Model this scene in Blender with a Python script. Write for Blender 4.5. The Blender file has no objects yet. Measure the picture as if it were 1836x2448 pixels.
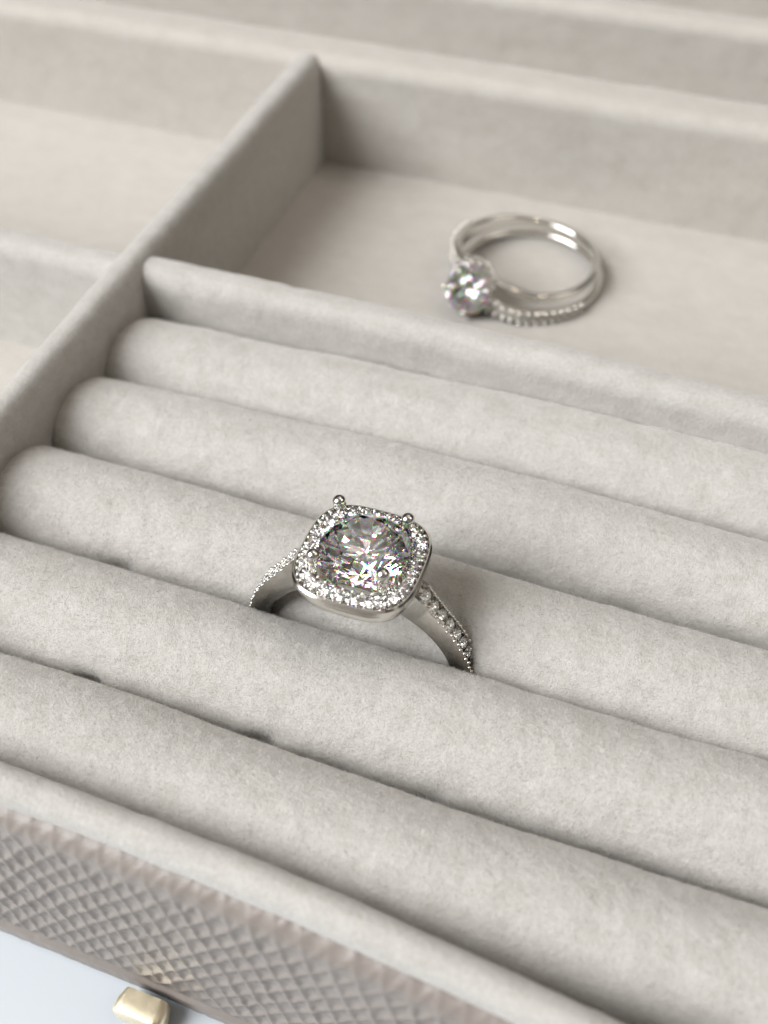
# Close-up of a velvet ring tray.  1 Blender unit = 1 mm.
import bpy, math, random
import numpy as np
from mathutils import Matrix, Vector
random.seed(7)
sc = bpy.context.scene
sc.unit_settings.system = 'METRIC'
sc.unit_settings.scale_length = 0.001
COL = sc.collection
PI = math.pi

# ------------------------------------------------------------------ camera
cd = bpy.data.cameras.new('camera')
cam = bpy.data.objects.new('camera', cd); COL.objects.link(cam)
rows = ((0.9390035, 0.3436687, -0.0128135), (-0.2501615, 0.7081326, 0.6602783), (0.2359907, -0.6167982, 0.7509117))
cam.matrix_world = Matrix.Translation((51.5469, -71.8991, 66.4436)) @ Matrix(rows).transposed().to_4x4()
cd.sensor_fit = 'HORIZONTAL'; cd.sensor_width = 36.0; cd.lens = 50.44
cd.clip_start = 1.0; cd.clip_end = 8000.0
cd.dof.use_dof = True
cd.dof.focus_distance = 79.0
cd.dof.aperture_fstop = 0.037         # the scene is in millimetres, so this is about f/22 at macro scale
sc.camera = cam

# ------------------------------------------------------------------ world (dim warm room) and lamps
w = bpy.data.worlds.new('World'); sc.world = w; w.use_nodes = True
bg = w.node_tree.nodes['Background']
bg.inputs[1].default_value = 1.0
# a plain indoor room: light ceiling, mid walls, dark floor, plus invented bright and dark cells for stone sparkle
wn = w.node_tree.nodes.new; wl = w.node_tree.links.new
wtc = wn('ShaderNodeTexCoord'); sp = wn('ShaderNodeSeparateXYZ'); wl(wtc.outputs['Generated'], sp.inputs[0])
zr = wn('ShaderNodeMapRange'); zr.interpolation_type = 'SMOOTHSTEP'
zr.inputs['From Min'].default_value = -0.1; zr.inputs['From Max'].default_value = 1.0; zr.inputs['To Min'].default_value = 0.02; zr.inputs['To Max'].default_value = 0.27
wl(sp.outputs[2], zr.inputs[0])
vo = wn('ShaderNodeTexVoronoi'); vo.distance = 'CHEBYCHEV'; vo.inputs['Scale'].default_value = 2.9; wl(wtc.outputs['Generated'], vo.inputs['Vector'])
sv = wn('ShaderNodeSeparateColor'); wl(vo.outputs['Color'], sv.inputs[0])
vr = wn('ShaderNodeMapRange'); vr.inputs['To Min'].default_value = 0.35; vr.inputs['To Max'].default_value = 2.9
vp = wn('ShaderNodeMath'); vp.operation = 'POWER'; vp.inputs[1].default_value = 2.4; wl(sv.outputs[0], vp.inputs[0]); wl(vp.outputs[0], vr.inputs[0])
wm = wn('ShaderNodeMath'); wm.operation = 'MULTIPLY'; wl(zr.outputs[0], wm.inputs[0]); wl(vr.outputs[0], wm.inputs[1])
wc_ = wn('ShaderNodeMix'); wc_.data_type = 'RGBA'; wc_.blend_type = 'MULTIPLY'; wc_.inputs[0].default_value = 1.0
wc_.inputs[6].default_value = (1.0, 0.92, 0.84, 1); wl(wm.outputs[0], wc_.inputs[7]); wl(wc_.outputs[2], bg.inputs[0])

def area(name, loc, target, sx, sy, power, col):
    l = bpy.data.lights.new(name, 'AREA'); l.shape = 'RECTANGLE'; l.size = sx; l.size_y = sy
    l.energy = power; l.color = col
    o = bpy.data.objects.new(name, l); COL.objects.link(o)
    o.location = loc
    d = Vector(target) - Vector(loc)
    o.rotation_euler = d.to_track_quat('-Z', 'Y').to_euler()
    return o
# a window of four panes to the left, slightly behind the tray
wc = Vector((-680, -560, 760)); tgt = Vector((30, 0, 0))
q = (tgt - wc).to_track_quat('-Z', 'Y')
for ix in (-1, 1):
    for iy in (-1, 1):
        p = wc + q @ Vector((ix*190, iy*215, 0))
        area('window_light', p, p + q @ Vector((0, 0, -100)), 340, 390, 5.7e6, (0.985, 0.99, 1.0))
# added warm fill light, high up on the right
area('warm_fill_light', (760, 160, 900), tgt, 420, 460, 1.3e6, (1.0, 0.93, 0.83))
# one small warm light added overhead for glints in stones and metal
area('sparkle_light', (260, 520, 1500), tgt, 90, 90, 1.0e6, (1.0, 0.86, 0.68))

sc.view_settings.view_transform = 'Standard'; sc.view_settings.look = 'None'
sc.view_settings.exposure = 0.05; sc.view_settings.gamma = 1.0
sc.render.engine = 'CYCLES'
cy = sc.cycles
cy.use_denoising = True
cy.max_bounces = 20; cy.transmission_bounces = 20; cy.glossy_bounces = 8; cy.diffuse_bounces = 5
cy.caustics_reflective = False; cy.caustics_refractive = False
cy.sample_clamp_indirect = 12.0
cy.blur_glossy = 0.0

# ------------------------------------------------------------------ helpers
def noise2(u, v, cell, seed):
    """smooth value noise in -1..1 on arrays u, v (mm)"""
    r = np.random.default_rng(seed)
    N = 256
    g = r.uniform(-1, 1, (N, N))
    a = u/cell + 1000.0; b = v/cell + 1000.0
    i = np.floor(a).astype(int); j = np.floor(b).astype(int)
    fa = a-i; fb = b-j
    fa = fa*fa*(3-2*fa); fb = fb*fb*(3-2*fb)
    i0 = i % N; i1 = (i+1) % N; j0 = j % N; j1 = (j+1) % N
    return (g[i0, j0]*(1-fa)+g[i1, j0]*fa)*(1-fb)+(g[i0, j1]*(1-fa)+g[i1, j1]*fa)*fb

def empty(name, loc, label, cat, group=None):
    o = bpy.data.objects.new(name, None); COL.objects.link(o)
    o.location = loc; o.empty_display_size = 3
    o['label'] = label; o['category'] = cat
    if group: o['group'] = group
    return o

def link(name, me, mat, parent=None, label=None, smooth=True, loc=None):
    if mat is not None and not me.materials: me.materials.append(mat)
    o = bpy.data.objects.new(name, me); COL.objects.link(o)
    if parent is not None:
        o.parent = parent
        o.matrix_parent_inverse = Matrix.Translation(-Vector(parent.location)) if parent.parent is None else Matrix.Identity(4)
    if label: o['label'] = label
    if smooth is True:
        me.polygons.foreach_set('use_smooth', [True]*len(me.polygons))
        if len(me.polygons) < 12000: me.set_sharp_from_angle(angle=math.radians(42))
    return o

def grid_mesh(name, P, close_u=False, close_v=False, flip=False):
    nu, nv = P.shape[:2]
    me = bpy.data.meshes.new(name)
    idx = np.arange(nu*nv).reshape(nu, nv)
    A = idx; 
    iu = np.arange(nu if close_u else nu-1); jv = np.arange(nv if close_v else nv-1)
    I, J = np.meshgrid(iu, jv, indexing='ij')
    I2 = (I+1) % nu; J2 = (J+1) % nv
    F = np.stack([idx[I, J], idx[I2, J], idx[I2, J2], idx[I, J2]], -1).reshape(-1, 4)
    if flip: F = F[:, ::-1]
    V = P.reshape(-1, 3)
    me.vertices.add(len(V)); me.vertices.foreach_set('co', V.astype(np.float32).ravel())
    me.loops.add(F.size); me.loops.foreach_set('vertex_index', F.astype(np.int32).ravel())
    me.polygons.add(len(F)); me.polygons.foreach_set('loop_start', np.arange(0, F.size, 4, dtype=np.int32))
    me.polygons.foreach_set('loop_total', np.full(len(F), 4, dtype=np.int32))
    me.update(calc_edges=True); me.validate()
    return me

def grid_normals(P):
    du = np.gradient(P, axis=0); dv = np.gradient(P, axis=1)
    n = np.cross(du, dv); n /= (np.linalg.norm(n, axis=-1, keepdims=True)+1e-9)
    return n

def py_mesh(name, V, F):
    me = bpy.data.meshes.new(name); me.from_pydata([tuple(v) for v in V], [], F); me.update(); return me

def tube_mesh(name, pts, rad, n=10, cap=True):
    """round tube along pts; rad a number or list"""
    pts = [Vector(p) for p in pts]; m = len(pts)
    if not hasattr(rad, '__len__'): rad = [rad]*m
    V = []; F = []
    up = Vector((0.13, 0.31, 0.94))
    for k in range(m):
        d = (pts[min(k+1, m-1)]-pts[max(k-1, 0)]).normalized()
        a = d.cross(up).normalized(); b = d.cross(a).normalized()
        for i in range(n):
            t = 2*PI*i/n
            V.append(pts[k]+(a*math.cos(t)+b*math.sin(t))*rad[k])
    for k in range(m-1):
        for i in range(n):
            F.append((k*n+i, k*n+(i+1) % n, (k+1)*n+(i+1) % n, (k+1)*n+i))
    if cap:
        F.append(tuple(range(n-1, -1, -1))); F.append(tuple((m-1)*n+i for i in range(n)))
    return py_mesh(name, V, F)

def ball_mesh(name, r, sz=1.0, nu=14, nv=9):
    V = [(0, 0, r*sz)]; F = []
    for j in range(1, nv):
        t = PI*j/nv
        for i in range(nu):
            p = 2*PI*i/nu; V.append((r*math.sin(t)*math.cos(p), r*math.sin(t)*math.sin(p), r*sz*math.cos(t)))
    V.append((0, 0, -r*sz)); L = len(V)-1
    for i in range(nu):
        F.append((0, 1+i, 1+(i+1) % nu)); F.append((L, 1+(nv-2)*nu+(i+1) % nu, 1+(nv-2)*nu+i))
        for j in range(nv-2):
            F.append((1+j*nu+i, 1+(j+1)*nu+i, 1+(j+1)*nu+(i+1) % nu, 1+j*nu+(i+1) % nu))
    return py_mesh(name, V, F)

def sweep_ring(name, frames, section, closed=True):
    """frames: list of (origin, axis_a, axis_b); section(k) -> list of (a, b) points, same count for every k"""
    V = []; F = []; m = len(frames); n = None
    for k, (o, a, b) in enumerate(frames):
        s = section(k); n = len(s)
        for (x, y) in s: V.append(Vector(o)+Vector(a)*x+Vector(b)*y)
    for k in range(m if closed else m-1):
        k2 = (k+1) % m
        for i in range(n):
            F.append((k*n+i, k*n+(i+1) % n, k2*n+(i+1) % n, k2*n+i))
    if not closed:
        F.append(tuple(range(n-1, -1, -1))); F.append(tuple((m-1)*n+i for i in range(n)))
    return py_mesh(name, V, F)

def rrect(a0, a1, b0, b1, r, n=4):
    """rounded rectangle as a list of points"""
    r = min(r, (a1-a0)/2.01, (b1-b0)/2.01); out = []
    for (cx, cy_, t0) in ((a1-r, b1-r, 0), (a0+r, b1-r, 90), (a0+r, b0+r, 180), (a1-r, b0+r, 270)):
        for i in range(n+1):
            t = math.radians(t0+90*i/n); out.append((cx+r*math.cos(t), cy_+r*math.sin(t)))
    return out

def channel(a0, a1, b0, b1, wall_, depth, along_a, r=0.14):
    """rounded block with an open groove: along_a -> the groove opens towards +a (walls at both b ends), else towards +b"""
    out = []
    if along_a:
        c = [(a1-r, b1-0.02), (a1, b1-r), (a1, b1-wall_), (a1-depth, b1-wall_-0.12), (a1-depth, b0+wall_+0.12), (a1, b0+wall_), (a1, b0+r), (a1-r, b0+0.02), (a0+r, b0), (a0, b0+r), (a0, b1-r), (a0+r, b1)]
    else:
        c = [(a1, b1-r), (a1-r, b1), (a1-wall_, b1), (a1-wall_-0.1, b1-depth), (a0+wall_+0.1, b1-depth), (a0+wall_, b1), (a0+r, b1), (a0, b1-r), (a0, b0+r), (a0+r, b0), (a1-r, b0), (a1, b0+r)]
    return c

# ------------------------------------------------------------------ materials
def new_mat(name):
    m = bpy.data.materials.new(name); m.use_nodes = True
    nt = m.node_tree; b = nt.nodes['Principled BSDF']
    return m, nt, b

def velvet(name, c0, c1, grain=1.0, patch=1.0):
    m, nt, b = new_mat(name); N = nt.nodes.new; L = nt.links.new
    tc = N('ShaderNodeTexCoord')
    mp = N('ShaderNodeMapping'); mp.inputs['Scale'].default_value = (0.55, 1.0, 1.0); L(tc.outputs['Object'], mp.inputs[0])
    n1 = N('ShaderNodeTexNoise'); n1.inputs['Scale'].default_value = 0.8*patch; n1.inputs['Detail'].default_value = 5; n1.inputs['Roughness'].default_value = 0.62
    L(mp.outputs[0], n1.inputs['Vector'])
    n2 = N('ShaderNodeTexNoise'); n2.inputs['Scale'].default_value = 3.2; n2.inputs['Detail'].default_value = 3; n2.inputs['Roughness'].default_value = 0.7
    L(tc.outputs['Object'], n2.inputs['Vector'])
    n3 = N('ShaderNodeTexNoise'); n3.inputs['Scale'].default_value = 9.0; n3.inputs['Detail'].default_value = 1.5
    L(tc.outputs['Object'], n3.inputs['Vector'])
    a = N('ShaderNodeMath'); a.operation = 'MULTIPLY_ADD'; a.inputs[1].default_value = 0.45; L(n1.outputs[0], a.inputs[0])
    bb = N('ShaderNodeMath'); bb.operation = 'MULTIPLY'; bb.inputs[1].default_value = 0.55; L(n2.outputs[0], bb.inputs[0]); L(bb.outputs[0], a.inputs[2])
    rp = N('ShaderNodeValToRGB'); rp.color_ramp.elements[0].position = 0.34; rp.color_ramp.elements[1].position = 0.66
    rp.color_ramp.elements[0].color = (*c0, 1); rp.color_ramp.elements[1].color = (*c1, 1)
    L(a.outputs[0], rp.inputs[0]); L(rp.outputs[0], b.inputs['Base Color'])
    b.inputs['Roughness'].default_value = 0.95; b.inputs['Specular IOR Level'].default_value = 0.12
    b.inputs['Sheen Weight'].default_value = 0.5; b.inputs['Sheen Roughness'].default_value = 0.45
    b.inputs['Sheen Tint'].default_value = (1, 0.98, 0.95, 1)
    s = N('ShaderNodeMath'); s.operation = 'MULTIPLY_ADD'; s.inputs[1].default_value = 0.6; L(n3.outputs[0], s.inputs[0]); L(n2.outputs[0], s.inputs[2])
    bp = N('ShaderNodeBump'); bp.inputs['Strength'].default_value = 0.55*grain; bp.inputs['Distance'].default_value = 0.16
    L(s.outputs[0], bp.inputs['Height']); L(bp.outputs[0], b.inputs['Normal'])
    return m
M_VELVET = velvet('velvet', (0.43, 0.412, 0.38), (0.555, 0.54, 0.514))
M_LINING = velvet('velvet_lining', (0.45, 0.422, 0.383), (0.535, 0.512, 0.477), grain=0.6, patch=0.7)
M_PILE, nt, b = new_mat('velvet_pile')
nt.nodes.remove(b)
dn_ = nt.nodes.new('ShaderNodeBsdfDiffuse'); dn_.inputs[0].default_value = (0.62, 0.605, 0.575, 1)
tl_ = nt.nodes.new('ShaderNodeBsdfTranslucent'); tl_.inputs[0].default_value = (0.62, 0.605, 0.575, 1)
mx_ = nt.nodes.new('ShaderNodeMixShader'); mx_.inputs[0].default_value = 0.5
nt.links.new(dn_.outputs[0], mx_.inputs[1]); nt.links.new(tl_.outputs[0], mx_.inputs[2]); nt.links.new(mx_.outputs[0], nt.nodes['Material Output'].inputs[0])

M_LEATHER, nt, b = new_mat('leatherette')
N = nt.nodes.new; L = nt.links.new
tc = N('ShaderNodeTexCoord'); n = N('ShaderNodeTexNoise'); n.inputs['Scale'].default_value = 0.35; n.inputs['Detail'].default_value = 6
L(tc.outputs['Object'], n.inputs[0])
rp = N('ShaderNodeValToRGB'); rp.color_ramp.elements[0].color = (0.215, 0.185, 0.165, 1); rp.color_ramp.elements[1].color = (0.28, 0.247, 0.222, 1)
L(n.outputs[0], rp.inputs[0]); L(rp.outputs[0], b.inputs['Base Color'])
b.inputs['Roughness'].default_value = 0.42
n2 = N('ShaderNodeTexNoise'); n2.inputs['Scale'].default_value = 6; n2.inputs['Detail'].default_value = 4; L(tc.outputs['Object'], n2.inputs[0])
bp = N('ShaderNodeBump'); bp.inputs['Strength'].default_value = 0.3; bp.inputs['Distance'].default_value = 0.08; L(n2.outputs[0], bp.inputs['Height']); L(bp.outputs[0], b.inputs['Normal'])

def metal(name, col, rough):
    m, nt, b = new_mat(name); N = nt.nodes.new; L = nt.links.new
    b.inputs['Base Color'].default_value = (*col, 1); b.inputs['Metallic'].default_value = 1
    tc = N('ShaderNodeTexCoord'); n = N('ShaderNodeTexNoise'); n.inputs['Scale'].default_value = 1.7; n.inputs['Detail'].default_value = 4
    L(tc.outputs['Object'], n.inputs[0])
    mr = N('ShaderNodeMapRange'); mr.inputs['To Min'].default_value = rough*0.6; mr.inputs['To Max'].default_value = rough*1.5
    L(n.outputs[0], mr.inputs[0]); L(mr.outputs[0], b.inputs['Roughness'])
    bp = N('ShaderNodeBump'); bp.inputs['Strength'].default_value = 0.05; bp.inputs['Distance'].default_value = 0.1
    L(n.outputs[0], bp.inputs['Height']); L(bp.outputs[0], b.inputs['Normal'])
    return m
M_SILVER = metal('white_metal', (0.74, 0.72, 0.68), 0.13)
M_GOLD = metal('pale_gold_metal', (1.0, 0.90, 0.66), 0.36)
for n_ in M_GOLD.node_tree.nodes:
    if n_.type == 'BUMP': n_.inputs['Strength'].default_value = 0.0

def gem(name, ior, disp=0.0):
    """clear cut stone; a share of the light is split into colours"""
    m = bpy.data.materials.new(name); m.use_nodes = True; nt = m.node_tree
    nt.nodes.clear(); out = nt.nodes.new('ShaderNodeOutputMaterial')
    def glass(col, i):
        g = nt.nodes.new('ShaderNodeBsdfGlass'); g.inputs['Color'].default_value = col; g.inputs['IOR'].default_value = i; g.inputs['Roughness'].default_value = 0.0
        return g
    prev = glass((1.0, 1.0, 1.0, 1), ior)
    if disp:
        split = None
        for col, i in zip(((1, 0, 0, 1), (0, 1, 0, 1), (0, 0, 1, 1)), (ior-disp, ior, ior+disp)):
            g = glass(col, i)
            if split is None: split = g
            else:
                a = nt.nodes.new('ShaderNodeAddShader'); nt.links.new(split.outputs[0], a.inputs[0]); nt.links.new(g.outputs[0], a.inputs[1]); split = a
        mx = nt.nodes.new('ShaderNodeMixShader'); mx.inputs[0].default_value = 0.35
        nt.links.new(prev.outputs[0], mx.inputs[1]); nt.links.new(split.outputs[0], mx.inputs[2]); prev = mx
    nt.links.new(prev.outputs[0], out.inputs[0])
    return m
M_GEM = gem('clear_stone', 2.18, 0.008)
M_ACCENT = gem('small_clear_stone', 2.16)

M_TABLE, nt, b = new_mat('table_top')
N = nt.nodes.new; L = nt.links.new
tc = N('ShaderNodeTexCoord'); n = N('ShaderNodeTexNoise'); n.inputs['Scale'].default_value = 0.02; n.inputs['Detail'].default_value = 6
L(tc.outputs['Object'], n.inputs[0])
rp = N('ShaderNodeValToRGB'); rp.color_ramp.elements[0].color = (0.58, 0.63, 0.67, 1); rp.color_ramp.elements[1].color = (0.64, 0.685, 0.72, 1)
L(n.outputs[0], rp.inputs[0]); L(rp.outputs[0], b.inputs['Base Color']); b.inputs['Roughness'].default_value = 0.35

# ------------------------------------------------------------------ the surface under the box
ZT = -22.0
P = np.zeros((21, 21, 3)); g = np.linspace(-1, 1, 21)
P[..., 0] = g[:, None]*900+40; P[..., 1] = g[None, :]*900; P[..., 2] = ZT
o = link('table_top', grid_mesh('table_top', P), M_TABLE); o['kind'] = 'structure'

# ------------------------------------------------------------------ the box
H = 5.45; ZF = -8.25
box = empty('jewelry_box', (35, 0, ZT), 'greige velvet lined jewelry box with padded ring rolls and woven-look leatherette outside', 'jewelry box')

def wall_profile(w0, w1, top, bot, r, step=0.35):
    """points (s, z) from the w0 foot over the rounded top to the w1 foot"""
    pts = []
    n = max(2, int((top-r-bot)/step)); pts += [(w0, z) for z in np.linspace(bot, top-r, n)]
    m = max(5, int(r*1.6/step)); pts += [(w0+r-r*math.cos(t), top-r+r*math.sin(t)) for t in np.linspace(0, PI/2, m+1)[1:]]
    n2 = max(1, int((w1-w0-2*r)/step)); 
    if w1-w0-2*r > 0.05: pts += [(s, top) for s in np.linspace(w0+r, w1-r, n2+1)[1:]]
    pts += [(w1-r+r*math.sin(t), top-r+r*math.cos(t)) for t in np.linspace(0, PI/2, m+1)[1:]]
    pts += [(w1, z) for z in np.linspace(top-r, bot, n)[1:]]
    return np.array(pts)

def wall(name, axis, a0, a1, w0, w1, top, bot, r, seed, mat=M_VELVET, bend=None, step=0.4, amp=0.06, parent=None, crown=0.12, taper=None):
    pr = wall_profile(w0, w1, top, bot, r)
    cen = (w0+w1)/2; hw = (w1-w0)/2
    pr[:, 1] += np.where(pr[:, 1] > top-r*0.9, crown*(1-np.clip(abs(pr[:, 0]-cen)/hw, 0, 1)**2), 0)
    u = np.arange(a0, a1+step, step)
    arc = np.concatenate([[0], np.cumsum(np.hypot(*np.diff(pr, axis=0).T))])
    U, V = np.meshgrid(u, arc, indexing='ij')
    S = np.broadcast_to(pr[:, 0], U.shape).copy(); Z = np.broadcast_to(pr[:, 1], U.shape).copy()
    # outward normal in the (s, z) plane
    d = np.gradient(pr, axis=0); nn = np.stack([-d[:, 1], d[:, 0]], -1); nn /= np.linalg.norm(nn, axis=1, keepdims=True)+1e-9
    disp = amp*noise2(U, V, 5.0, seed)+amp*0.5*noise2(U, V, 1.6, seed+1)+amp*0.22*noise2(U, V, 0.5, seed+2)
    S += nn[:, 0]*disp; Z += nn[:, 1]*disp
    if bend is not None: S += bend(u)[:, None]
    P = np.zeros(U.shape+(3,))
    if axis == 'x': P[..., 0] = U; P[..., 1] = S
    else: P[..., 0] = S; P[..., 1] = U
    P[..., 2] = Z
    if taper: P[..., 0] = w0+(P[..., 0]-w0)*np.interp(P[..., 1], *taper)
    o = link(name, grid_mesh(name, P, flip=(axis == 'y')), mat, parent or box)
    return o, P

XL, XR = -70.0, 118.0
wall('divider', 'y', -49.5, 44.5, -3.5, 0.0, H, ZF-0.6, 1.45, 10, taper=([-50, -24, 0, 25, 45], [0.77, 0.80, 0.88, 0.97, 1.0]))
wall('rear_divider', 'x', XL, XR, 43.9, 50.6, H-0.05, ZF-0.6, 1.7, 20, M_LINING, step=0.5)
wall('back_divider', 'x', XL, XR, 67.3, 72.3, H, ZF-0.6, 1.6, 30, M_LINING, step=0.6)
wall('back_wall', 'x', XL, XR, 92.0, 97.0, H, ZT+0.2, 1.6, 33, M_LINING, step=0.8)
wall('front_left_divider', 'x', XL, -3.3, -1.0, 2.75, 4.7, ZF-0.6, 1.5, 40)
wall('side_wall', 'y', -49.5, 93.0, XL-5, XL, H, ZT+0.2, 1.6, 43, step=1.0)
wall('side_wall', 'y', -49.5, 93.0, XR, XR+5, H, ZT+0.2, 1.6, 46, step=1.0)

def floor_panel(x0, x1, y0, y1, seed, z=ZF):
    u = np.arange(x0, x1+0.6, 0.6); v = np.arange(y0, y1+0.6, 0.6)
    U, V = np.meshgrid(u, v, indexing='ij')
    Z = z+0.05*noise2(U, V, 6, seed)+0.02*noise2(U, V, 1.2, seed+1)
    link('floor_panel', grid_mesh('floor_panel', np.stack([U, V, Z], -1)), M_LINING, box)
floor_panel(-0.4, XR+0.3, 1, 44.4, 51)
floor_panel(XL-0.3, -3.1, 2, 44.4, 53)
floor_panel(XL-0.3, -3.1, -49, 0, 55)
floor_panel(XL-0.3, XR+0.3, 50.2, 67.8, 57)
floor_panel(XL-0.3, XR+0.3, 71.9, 92.4, 59)
floor_panel(-0.4, XR+0.3, -48.6, 1.5, 61, z=ZF-0.3)

# ledge and ring rolls: foam wrapped in velvet
def roll(name, ycx, ycv, zc, R, seed, a0=-20, a1=200, x0=-0.9, x1=XR-0.2, dents=(), endr=3.0, ry=None, rz=None, n=2.25):
    step = 0.2
    u = np.concatenate([np.arange(x0, 78, step), np.arange(78, x1, 1.0)])
    t = np.radians(np.linspace(a0, a1, int((a1-a0)/2.4)))       # 0 = far side, 90 = top, 180 = near side
    U, T = np.meshgrid(u, t, indexing='ij')
    ry = ry or R; rz = rz or R
    c = np.cos(T); s = np.sin(T)
    cy_ = ry*np.sign(c)*abs(c)**(2/n); sz_ = rz*np.sign(s)*abs(s)**(2/n)
    e = np.clip((endr-(U-x0))/endr, 0, 1); sc_ = np.sqrt(np.clip(1-e**2.4, 0.0, 1))
    sc_ = 0.25+0.75*sc_
    yc = np.interp(U, ycx, ycv)
    arc = T*R
    d = 0.10*noise2(U, arc, 7.0, seed)+0.12*noise2(U, arc*0.5, 15.0, seed+7)+0.05*noise2(U, arc, 2.2, seed+1)+0.03*noise2(U, arc, 0.8, seed+2)+0.022*noise2(U, arc, 0.38, seed+3)
    for (xd, depth, wl, wr, ang, wa) in dents:
        depth *= 0.48; wl *= 0.85
        xc = xd+0.9*((np.degrees(T)-ang-4)/24)**2; wr2 = wr+0.5
        f = np.where(U < xc, np.exp(-((U-xc)/wl)**2), np.exp(-((U-xc)/wr2)**2))
        g = np.exp(-((np.degrees(T)-ang-7)/(wa*0.68))**2)
        d -= depth*f*g
        # the cloth beyond the dent puffs out
        f2 = np.exp(-((U-xc-1.6)/1.1)**2); d += 0.34*depth*f2*g
    k = sc_
    Y = yc+cy_*k+c*d; Z = zc+sz_*k*1.0+s*d
    P = np.stack([U, Y, Z], -1)
    o = link(name, grid_mesh(name, P, flip=False), M_VELVET, box)
    return P
dsq = dict(zc=-2.95, R=4.85, ry=4.84, rz=4.85, n=2.1)
rolls = []
wall('ledge', 'x', -0.75, XR, -0.35, 3.35, 4.6, ZF-0.5, 1.6, 70, step=0.25, amp=0.09, bend=lambda u: np.interp(u, [0, 20, 40, 60, 110], [0.0, 0.35, -0.05, -0.85, -2.0]))
rolls.append(roll('ring_roll', [0, 4, 23, 41, 59, 110], [-5.2, -5.1, -4.4, -4.0, -4.1, -4.4], **dsq, seed=100, x0=-1.6, dents=[(9.3, 0.9, 2.2, 0.35, 178, 22), (25.6, 0.7, 2.0, 0.35, 176, 20)]))
rolls.append(roll('ring_roll', [0, 4, 26, 43, 60, 110], [-14.2, -14.0, -13.5, -13.6, -14.0, -14.5], **dsq, seed=110, x0=-1.8, dents=[(52, 0.4, 2, 0.4, 175, 20)]))
rolls.append(roll('ring_roll', [0, 13, 25, 36, 48, 62, 110], [-23.9, -23.6, -23.9, -24.1, -24.5, -24.7, -24.8], **dsq, seed=120, x0=-1.95, dents=[(12.3, 1.15, 2.4, 0.3, 172, 24)]))
rolls.append(roll('ring_roll', [0, 24, 42, 62, 110], [-33.8, -33.95, -34.0, -33.9, -33.9], **dsq, seed=130, x0=-2.1, dents=[(15.4, 1.5, 2.2, 0.3, 172, 22), (29.4, 1.2, 2.0, 0.3, 174, 22), (42.2, 0.45, 2.0, 0.5, 168, 24)]))
rolls.append(roll('ring_roll', [0, 20, 31, 41, 64, 110], [-43.7, -43.9, -44.1, -44.4, -44.0, -43.9], **dsq, seed=140, x0=-2.2))

# front rim and leatherette outside
bx = [-60, 16, 24.5, 31, 42, 56, 75, 110]; bv = [-49.25, -49.3, -49.3, -49.5, -50.0, -51.3, -53.0, -55.0]
def bendf(u): return np.interp(u, bx, bv)
def smoothbend(u):
    return (bendf(u-4)+bendf(u)+bendf(u+4)+bendf(u-8)+bendf(u+8))/5
wall('front_rim', 'x', XL-5, XR+5, -1.75, 0.75, 3.9, -6.0, 1.2, 80, step=0.3, amp=0.08, bend=smoothbend)

xs = np.arange(-40, 92, 0.16)
# profile (outward, z): tucked under the velvet, a rounded shoulder, then the flat front
pf = []
for t in np.linspace(0, PI/2, 16): pf.append((-1.2-1.5*math.sin(t), 0.9+1.5*math.cos(t)))
for z in np.linspace(0.75, ZT+0.15, 145): pf.append((-2.7-0.35*(0.75-z)/22, z))
pf = np.array(pf); arc = np.concatenate([[0], np.cumsum(np.hypot(*np.diff(pf, axis=0).T))])
s2 = np.arange(0, arc[-1], 0.17); pf = np.stack([np.interp(s2, arc, pf[:, 0]), np.interp(s2, arc, pf[:, 1])], -1)
U, V = np.meshgrid(xs, s2, indexing='ij')
d = np.gradient(pf, axis=0); nn = np.stack([d[:, 1], -d[:, 0]], -1); nn /= np.linalg.norm(nn, axis=1, keepdims=True)
wob = 0.35*noise2(U, V, 9, 91)+0.13*noise2(U, V, 2.2, 93)
a_ = (U - V/4.8 + wob)/1.72; b_ = (-V - 1.41*U + wob)/2.3
tri = lambda q_: np.abs((q_ % 1.0)-0.5)*2            # 1 on the thread line, 0 in the pit
ra = tri(a_)**2.6; rb = tri(b_)**2.6
fade = 0.25+0.75*np.clip((V-1.2)/2.5, 0, 1)
fade = fade*np.clip((arc[-1]-V-2.0)/1.0, 0, 1)
Hh = 0.24*fade*(1+0.35*noise2(U, V, 1.1, 95))*np.maximum(ra, rb)+0.03*noise2(U, V, 0.5, 92)+0.32*np.clip((V-arc[-1]+2.2)/0.7, 0, 1)**2*(3-2*np.clip((V-arc[-1]+2.2)/0.7, 0, 1))
Y = smoothbend(xs)[:, None]+pf[:, 0]+nn[:, 0]*Hh; Z = pf[:, 1]+nn[:, 1]*Hh
link('leatherette_front', grid_mesh('leatherette_front', np.stack([U, Y, Z], -1)), M_LEATHER, box)

# pale gold clasp plate standing proud of the lower edge of the front
def clasp():
    V = []; F = []
    fr = []
    sec = rrect(-2.1, 2.1, -1.25, 1.25, 0.7, 8)
    V = []; layers = [(1.1, 0.86), (0.2, 1.0), (-0.55, 1.0), (-0.75, 0.96), (-0.85, 0.90)]
    for (y, s) in layers:
        for (a, b) in sec: V.append((a*s, y, b*s))
    n = len(sec)
    for k in range(len(layers)-1):
        for i in range(n): F.append((k*n+i, k*n+(i+1) % n, (k+1)*n+(i+1) % n, (k+1)*n+i))
    F.append(tuple(range(n))[::-1]); F.append(tuple((len(layers)-1)*n+i for i in range(n)))
    me = py_mesh('clasp', V, F)
    for v in me.vertices: v.co += Vector((24.2, -54.5, -20.75))
    link('clasp', me, M_GOLD, box, label='pale gold metal clasp at the bottom of the leatherette front')
clasp()

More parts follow.
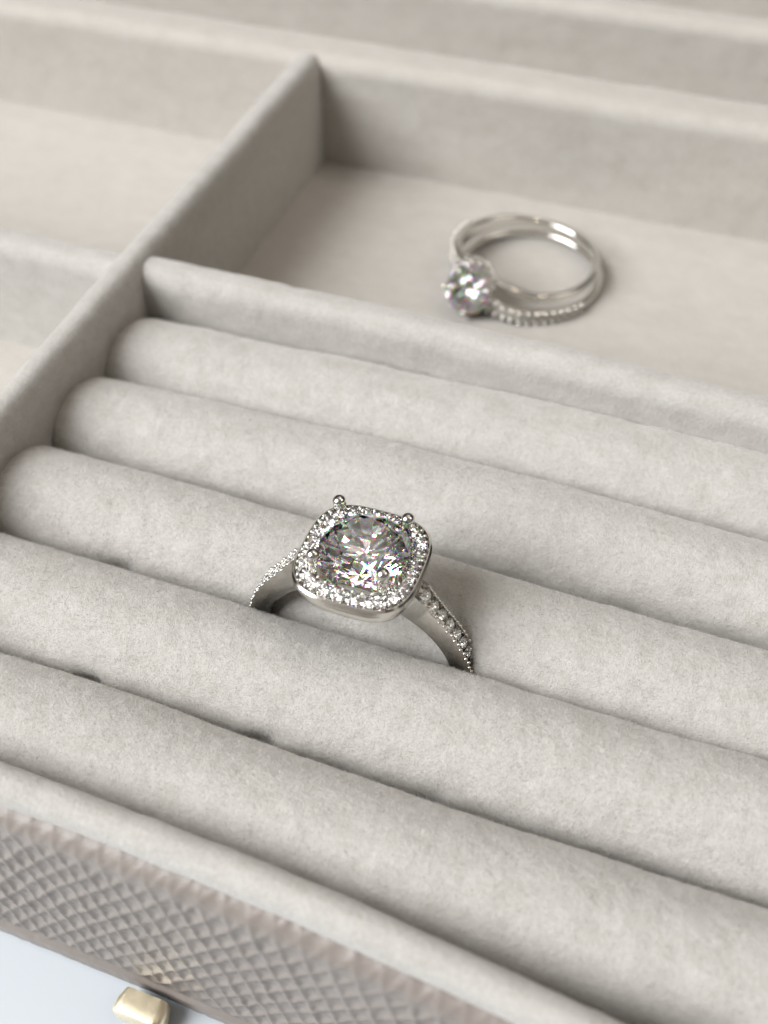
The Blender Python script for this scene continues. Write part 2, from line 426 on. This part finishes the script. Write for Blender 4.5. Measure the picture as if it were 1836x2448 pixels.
# short fibres of the pile on the rolls, too many to count
def pile(P, name, density, seed, u_range=None):
    r = np.random.default_rng(seed)
    Nn = grid_normals(P)
    if Nn[10, Nn.shape[1]//2, 2] < 0: Nn = -Nn
    nu, nv = P.shape[:2]
    a = P[:-1, :-1]; area_ = np.linalg.norm(np.cross(P[1:, :-1]-a, P[:-1, 1:]-a), axis=-1)
    ok = (a[..., 0] < 76) & (a[..., 0] > -0.9)
    w_ = (area_*ok).ravel(); tot = w_.sum(); cnt = int(tot*density)
    pick = r.choice(len(w_), cnt, p=w_/tot); i = pick//(nv-1); j = pick % (nv-1)
    fu = r.random(cnt)[:, None]; fv = r.random(cnt)[:, None]
    base = P[i, j]*(1-fu)*(1-fv)+P[i+1, j]*fu*(1-fv)+P[i, j+1]*(1-fu)*fv+P[i+1, j+1]*fu*fv
    nrm = Nn[i, j]
    lean = np.stack([0.45+0*fu[:, 0], -0.25+0*fu[:, 0], 0*fu[:, 0]], -1)+r.normal(0, 0.45, (cnt, 3))
    dirn = nrm+lean*0.7; dirn /= np.linalg.norm(dirn, axis=1, keepdims=True)
    ln = r.uniform(0.08, 0.22, cnt)[:, None]
    side = np.cross(dirn, r.normal(0, 1, (cnt, 3))); side /= np.linalg.norm(side, axis=1, keepdims=True)
    wd = 0.017
    V = np.stack([base-side*wd-nrm*0.03, base+side*wd-nrm*0.03, base+dirn*ln], 1).reshape(-1, 3)
    me = bpy.data.meshes.new(name)
    me.vertices.add(len(V)); me.vertices.foreach_set('co', V.astype(np.float32).ravel())
    me.loops.add(len(V)); me.loops.foreach_set('vertex_index', np.arange(len(V), dtype=np.int32))
    me.polygons.add(cnt); me.polygons.foreach_set('loop_start', np.arange(0, len(V), 3, dtype=np.int32)); me.polygons.foreach_set('loop_total', np.full(cnt, 3, dtype=np.int32))
    me.update(calc_edges=True)
    o = link(name, me, M_PILE, box, smooth=False); o['kind'] = 'stuff'
    return o
for k, Pk in enumerate(rolls):
    T0 = Pk.shape[1]
    sub = Pk[:, int(T0*0.12):int(T0*0.97)]
    pile(sub, 'velvet_pile', (18, 26, 40, 48, 34)[k], 200+k)

# ------------------------------------------------------------------ cut stones
def brilliant(name, r, crown=0.32, pav=0.86, table=0.60, girdle=0.035):
    V = []; F = []
    h = crown*r; pd = pav*r; g = girdle*r; rt = table*r
    ang = lambda k: math.radians(45*k)
    T = [(rt*math.cos(ang(k)), rt*math.sin(ang(k)), h+g) for k in range(8)]
    rm = 0.80*r; zm = h*(r-rm*math.cos(PI/8))/(r-rt)+g
    Mi = [(rm*math.cos(ang(k+.5)), rm*math.sin(ang(k+.5)), zm) for k in range(8)]
    GU = [(r*math.cos(ang(k/2)), r*math.sin(ang(k/2)), g) for k in range(16)]
    GL = [(r*math.cos(ang(k/2)), r*math.sin(ang(k/2)), -g) for k in range(16)]
    rl = 0.19*r; zl = -pd*(1-rl*math.cos(PI/8)/r)-g
    Lo = [(rl*math.cos(ang(k+.5)), rl*math.sin(ang(k+.5)), zl) for k in range(8)]
    V = T+Mi+GU+GL+Lo+[(0, 0, -pd-g)]
    t, m, u, l, o_, c = 0, 8, 16, 32, 48, 56
    F.append(tuple(range(8)))
    for k in range(8):
        k1 = (k+1) % 8; km = (k-1) % 8
        F.append((t+k, m+km, u+2*k, m+k))                       # kite
        F.append((t+k, m+k, t+k1))                              # star
        F.append((m+k, u+2*k, u+2*k+1)); F.append((m+k, u+2*k+1, u+(2*k+2) % 16))
        F.append((c, o_+k, l+2*k, o_+km))                       # pavilion main
        F.append((o_+k, l+2*k+1, l+2*k)); F.append((o_+k, l+(2*k+2) % 16, l+2*k+1))
    for k in range(16):
        F.append((u+k, l+k, l+(k+1) % 16, u+(k+1) % 16))
    me = py_mesh(name, V, F)
    me.validate()
    return me

def place(name, me, mat, parent, pos, zdir=(0, 0, 1), spin=0.0, label=None, smooth=False):
    """an object whose local z looks along zdir, parented keeping its place"""
    if not me.materials: me.materials.append(mat)
    o = bpy.data.objects.new(name, me); COL.objects.link(o)
    z = Vector(zdir).normalized()
    q_ = z.to_track_quat('Z', 'Y')
    root = parent
    off = Vector(root.location) if root.parent is None else Vector((0, 0, 0))
    o.parent = parent
    o.matrix_basis = Matrix.Translation(Vector(pos)-off) @ q_.to_matrix().to_4x4() @ Matrix.Rotation(spin, 4, 'Z')
    if label: o['label'] = label
    return o

def sup(a, n, t):
    c, s = math.cos(t), math.sin(t)
    return a*math.copysign(abs(c)**(2/n), c), a*math.copysign(abs(s)**(2/n), s)
def sup_path(a, n, count, phase=0.0):
    """points evenly spaced along a rounded square, with the outward normal"""
    T = [2*PI*i/1440 for i in range(1441)]; pts = [sup(a, n, t) for t in T]
    L_ = [0]
    for i in range(1440): L_.append(L_[-1]+math.dist(pts[i], pts[i+1]))
    out = []
    for k in range(count):
        s = ((k+phase)/count*L_[-1]) % L_[-1]
        i = int(np.searchsorted(L_, s)); i = max(1, min(1440, i))
        f = (s-L_[i-1])/(L_[i]-L_[i-1]+1e-12)
        p = (pts[i-1][0]*(1-f)+pts[i][0]*f, pts[i-1][1]*(1-f)+pts[i][1]*f)
        tx, ty = pts[i][0]-pts[i-1][0], pts[i][1]-pts[i-1][1]; ll = math.hypot(tx, ty)+1e-12
        out.append((p, (ty/ll, -tx/ll)))
    return out

# ------------------------------------------------------------------ ring one: cushion halo
BX, BY, BZ = 32.85, -28.4, -2.8           # centre of the band
HX, HY, HZ = 33.2, -28.3, 8.15            # top of the halo plate
ring = empty('halo_ring', (BX, BY, -12.0), 'white metal ring standing upright between two rolls, round clear stone in a cushion shaped halo', 'ring')

tab_o = [(0, 8.3), (17, 8.4), (21, 9.6), (25, 10.45), (30, 10.15), (36, 9.65), (45, 9.25), (60, 9.1), (90, 9.1), (180, 9.1)]
tab_i = [(0, 7.4), (180, 7.5)]
ta, tv = zip(*tab_o); ia, iv = zip(*tab_i)
ro = lambda th: float(np.interp(abs(th), ta, tv)); ri = lambda th: float(np.interp(abs(th), ia, iv))
frames = []; secs = []
angs = list(np.arange(-180, 180, 2.0))
for th in angs:
    t = math.radians(th); dr = Vector((math.sin(t), 0, math.cos(t)))
    frames.append((Vector((BX, BY, BZ)), dr, Vector((0, 1, 0))))
    hw = float(np.interp(abs(th), [0, 20, 30, 60, 100, 180], [0.75, 0.8, 0.88, 0.86, 0.86, 0.86]))
    k_ = 0.55 if 26 < abs(th) < 104 else 0.02
    secs.append(channel(ri(th), ro(th), -hw, hw, 0.24, k_, True))
me = sweep_ring('shank', frames, lambda k: secs[k])
sh = link('shank', me, M_SILVER, ring)
acc = brilliant('accent_stone', 0.50, pav=0.8)
acc_s = brilliant('shank_stone', 0.45)
bead = ball_mesh('bead_prong', 0.17, 1.0, 8, 6)
for p in bead.polygons: p.use_smooth = True
bead_s = ball_mesh('bead_prong', 0.155, 1.0, 8, 6)
for p in bead_s.polygons: p.use_smooth = True
# pave down both shoulders
for sgn in (-1, 1):
    th = 31.0
    while th < 104:
        t = math.radians(th)*sgn; R0 = ro(th)
        t2 = math.radians(th+1)*sgn
        p = Vector((BX+math.sin(t)*R0, BY, BZ+math.cos(t)*R0)); p2 = Vector((BX+math.sin(t2)*ro(th+1), BY, BZ+math.cos(t2)*ro(th+1)))
        tan = (p2-p).normalized(); nrm = Vector((0, 1, 0)).cross(tan).normalized()
        if nrm.dot(Vector((math.sin(t), 0, math.cos(t)))) < 0: nrm = -nrm
        place('shank_stone', acc_s, M_ACCENT, ring, p-nrm*0.02, nrm, random.random())
        step = 1.04/R0*180/PI
        tm = math.radians(th+step/2)*sgn; Rm_ = ro(th+step/2)
        pm = Vector((BX+math.sin(tm)*Rm_, BY, BZ+math.cos(tm)*Rm_))
        for yy in (-0.62, 0.62):
            place('bead_prong', bead_s, M_SILVER, ring, pm+Vector((0, yy, 0))+nrm*0.02, nrm)
            place('bead_prong', bead_s, M_SILVER, ring, p+Vector((0, yy*1.12, 0))-nrm*0.04, nrm)
        th += step
# halo plate, lower rim and gallery
def cushion_band(name, a_out, a_in, z0, z1, r, n=3.2, cnt=96, n_in=2.4, groove=0):
    po = sup_path(a_out, n, cnt); 
    fr = []; ss = []
    for (p, nn_) in po:
        o_ = Vector((HX+p[0], HY+p[1], 0)); dn = Vector((nn_[0], nn_[1], 0))
        ang_ = math.atan2(p[1], p[0]); rin = a_in if n_in == 2 else None
        # depth inwards to the inner outline, measured along the normal
        dep = a_out-a_in if rin is None else max(0.3, math.hypot(*p)-a_in)
        fr.append((o_, dn, Vector((0, 0, 1)))); ss.append(channel(-dep, 0, z0, z1, 0.2, groove, False) if groove else rrect(-dep, 0, z0, z1, r, 3))
    return sweep_ring(name, fr, lambda k: ss[k])
link('halo_plate', cushion_band('halo_plate', 4.52, 3.02, HZ-0.70, HZ-0.02, 0.16, groove=0.52), M_SILVER, ring)
link('under_rim', cushion_band('under_rim', 4.12, 3.3, HZ-1.95, HZ-0.82, 0.25), M_SILVER, ring)
link('gallery', cushion_band('gallery', 2.5, 1.9, HZ-3.1, HZ-2.5, 0.25, n=2.0), M_SILVER, ring)
for (p, nn_) in sup_path(3.74, 3.2, 25, 0.3):
    place('accent_stone', acc, M_ACCENT, ring, (HX+p[0], HY+p[1], HZ+0.06+random.uniform(-.03, .03)), (nn_[0]*.08+random.uniform(-.05, .05), nn_[1]*.08+random.uniform(-.05, .05), 1), random.random())
for (p, nn_) in sup_path(4.14, 3.2, 50, 0.6):
    place('bead_prong', bead, M_SILVER, ring, (HX+p[0], HY+p[1], HZ+0.05), (0, 0, 1))
for (p, nn_) in sup_path(3.74, 3.2, 25, 0.8):
    for s_ in (-0.22, 0.22):
        place('bead_prong', bead_s, M_SILVER, ring, (HX+p[0]+nn_[0]*s_, HY+p[1]+nn_[1]*s_, HZ+0.10), (0, 0, 1))
for (p, nn_) in sup_path(3.27, 2.8, 32, 0.8):
    place('bead_prong', bead, M_SILVER, ring, (HX+p[0], HY+p[1], HZ+0.10), (0, 0, 1))
link_z = 8.82
place('centre_stone', brilliant('centre_stone', 3.22), M_GEM, ring, (33.36, -28.22, link_z), (0.01, -0.01, 1), 0.12)
for sx in (-1, 1):
    for sy in (-1, 1):
        tip = (32.76+sx*2.6, -24.9, 9.15) if sy > 0 else (33.08+sx*2.52, -28.1-2.52, 9.85)
        pts = [(HX+sx*1.5, HY+sy*1.5, 5.2), (HX+sx*2.05, HY+sy*2.05, 6.6), (tip[0], tip[1]+sy*0.03, 7.6), (tip[0], tip[1]+sy*0.03, tip[2]-0.5), tip]
        link('prong', tube_mesh('prong', pts, [0.4, 0.42, 0.48, 0.5, 0.48], 12), M_SILVER, ring)
        b_ = ball_mesh('prong_tip', 0.50, 0.85, 20, 12)
        for pl in b_.polygons: pl.use_smooth = True
        place('prong_tip', b_, M_SILVER, ring, tip, (0, 0, 1))

# ------------------------------------------------------------------ ring two: bypass band lying on the floor, two stones
CX, CY = 31.2, 28.7; PH = -120.0
ring2 = empty('bypass_ring', (CX, CY, ZF+0.05), 'white metal ring lying flat in rear compartment, one round stone on its split crossing band', 'ring')
# angle 0 is the head; 0..90 the near right side, 180 the back, 270..360 the left side
TAB = {
 'upper': dict(z=[(4, -4.4), (22, -5.1), (50, -5.85), (90, -6.1), (150, -6.25), (180, -6.3), (215, -6.3), (250, -5.9), (300, -5.3), (345, -4.5), (352, -3.9)],
               r=[(4, 7.3), (25, 7.55), (90, 7.85), (180, 8.1), (230, 8.2), (270, 8.3), (310, 8.6), (345, 8.4), (352, 8.2)],
               h=[(4, 0.6), (25, 0.9), (90, 0.85), (180, 0.75), (215, 1.0), (250, 1.7), (300, 1.9), (335, 1.5), (352, 1.0)],
               t=[(4, 0.6), (30, 0.9), (180, 0.9), (352, 0.9)]),
 'lower': dict(z=[(8, -6.6), (40, -7.4), (90, -7.65), (180, -7.75), (230, -7.75), (300, -7.3), (352, -6.6)],
               r=[(8, 8.9), (40, 9.0), (90, 8.6), (180, 8.1), (270, 8.1), (352, 7.8)],
               h=[(8, 1.5), (60, 1.4), (100, 0.9), (180, 0.85), (240, 0.9), (352, 0.9)],
               t=[(8, 1.0), (180, 0.9), (352, 0.8)])}
def tv_(s, k, a): return float(np.interp(a, *zip(*TAB[s][k])))
def strand(name, s, a0, a1):
    fr = []; ss = []
    for a in np.arange(a0, a1+0.01, 3.0):
        t = math.radians(PH+a); d_ = Vector((math.cos(t), math.sin(t), 0))
        fr.append((Vector((CX, CY, tv_(s, 'z', a))), d_, Vector((0, 0, 1))))
        r0 = tv_(s, 'r', a); hh = tv_(s, 'h', a)
        ss.append(rrect(r0-tv_(s, 't', a), r0, -hh/2, hh/2, 0.3, 4))
    return link(name, sweep_ring(name, fr, lambda k: ss[k], False), M_SILVER, ring2)
strand('upper_strand', 'upper', 4, 352); strand('lower_strand', 'lower', 8, 352)
pv = brilliant('pave_stone', 0.48)
bead2 = ball_mesh('bead_prong', 0.31, 1.0, 8, 6)
for p in bead2.polygons: p.use_smooth = True
bead_s2 = ball_mesh('bead_prong', 0.17, 1.0, 8, 6)
for p in bead_s2.polygons: p.use_smooth = True
def pave(s, a0, cnt, da, hz, tilt):
    for k in range(cnt):
        a = a0+k*da; t = math.radians(PH+a); d_ = Vector((math.cos(t), math.sin(t), 0))
        r0 = tv_(s, 'r', a); z = tv_(s, 'z', a)
        place('pave_stone', pv, M_ACCENT, ring2, Vector((CX, CY, z+hz*0.25))+d_*(r0+0.02), (d_.x, d_.y, tilt), random.random())
        a2 = a+da/2; t2 = math.radians(PH+a2); d2 = Vector((math.cos(t2), math.sin(t2), 0)); r2 = tv_(s, 'r', a2); z2 = tv_(s, 'z', a2); h2 = tv_(s, 'h', a2)/2
        for dz in (-min(h2, 0.75)+0.05, min(h2, 0.75)-0.05): place('bead_prong', bead2, M_SILVER, ring2, Vector((CX, CY, z2+dz+(h2-0.75 if h2 > 0.75 and dz > 0 else 0)))+d2*(r2+(0.14 if s == 'upper' else 0.05)))
pave('lower', 12, 13, 6.0, 0.5, 0.35)
pave('upper', 278, 11, 6.4, 0.8, 0.25)
def head(pos, dr, spin, R):
    hd = Vector(dr).normalized(); hs = Vector(pos)
    place('round_stone', brilliant('round_stone', R), M_GEM, ring2, hs, hd, spin)
    ax = hd.cross(Vector((0, 0, 1))).normalized(); ay = hd.cross(ax).normalized()
    for nm, off, r0, r1, hh in (('basket', 0.62*R, 0.45*R, 0.62*R, 0.3), ('basket', 0.24*R, 0.74*R, 0.9*R, 0.2)):
        fr = []
        for i in range(36):
            t = 2*PI*i/36; fr.append((hs-hd*off, ax*math.cos(t)+ay*math.sin(t), hd))
        link(nm, sweep_ring(nm, fr, lambda k: rrect(r0, r1, -hh, hh, 0.12, 3)), M_SILVER, ring2)
    for k in range(4):
        t = math.radians(90*k+14); d_ = ax*math.cos(t)+ay*math.sin(t)
        link('prong', tube_mesh('prong', [hs-hd*R*1.05+d_*R*0.3, hs-hd*R*0.6+d_*R*0.62, hs+d_*R*1.02, hs+hd*0.62+d_*R*0.96], [0.32, 0.32, 0.29, 0.27], 10), M_SILVER, ring2)
        b_ = ball_mesh('prong_tip', 0.37, 1, 12, 8)
        for pl in b_.polygons: pl.use_smooth = True
        place('prong_tip', b_, M_SILVER, ring2, hs+hd*0.66+d_*R*0.94)
head((26.6, 20.2, -5.25), (-0.24, -0.88, 0.55), 0.3, 2.7)
# small stones set on the crossing strand just above the round stone
pv2 = brilliant('crossing_stone', 0.52)
arc2 = [(24.6, 22.4, -4.0), (25.24, 23.16, -3.8), (26.1, 23.55, -3.75), (27.05, 23.3, -3.75), (27.8, 22.7, -3.8), (28.45, 21.9, -3.95), (28.95, 21.0, -4.2)]
for k, (x, y, z) in enumerate(arc2):
    place('crossing_stone', pv2, M_ACCENT, ring2, (x, y, z), (random.uniform(-.15, .05), random.uniform(-.35, -.15), 1), random.random())
    if k:
        px_, py_, pz_ = arc2[k-1]; mx_, my_, mz_ = (x+px_)/2, (y+py_)/2, (z+pz_)/2; tx, ty = x-px_, y-py_; ll = math.hypot(tx, ty)
        for s_ in (-0.5, 0.5): place('bead_prong', bead_s2, M_SILVER, ring2, (mx_-ty/ll*s_, my_+tx/ll*s_, mz_+0.03))
fr = []
P_ = [Vector(p) for p in arc2]
for k, p in enumerate(P_):
    t_ = (P_[min(k+1, 6)]-P_[max(k-1, 0)]).normalized(); sd = Vector((-t_.y, t_.x, 0)).normalized()
    fr.append((p, sd, Vector((0, 0, 1))))
sec_w = [0.3, 0.55, 0.62, 0.62, 0.6, 0.5, 0.3]
link('crossing_plate', sweep_ring('crossing_plate', fr, lambda k: rrect(-sec_w[k], sec_w[k], -1.1, -0.02, 0.15, 3), closed=False), M_SILVER, ring2)
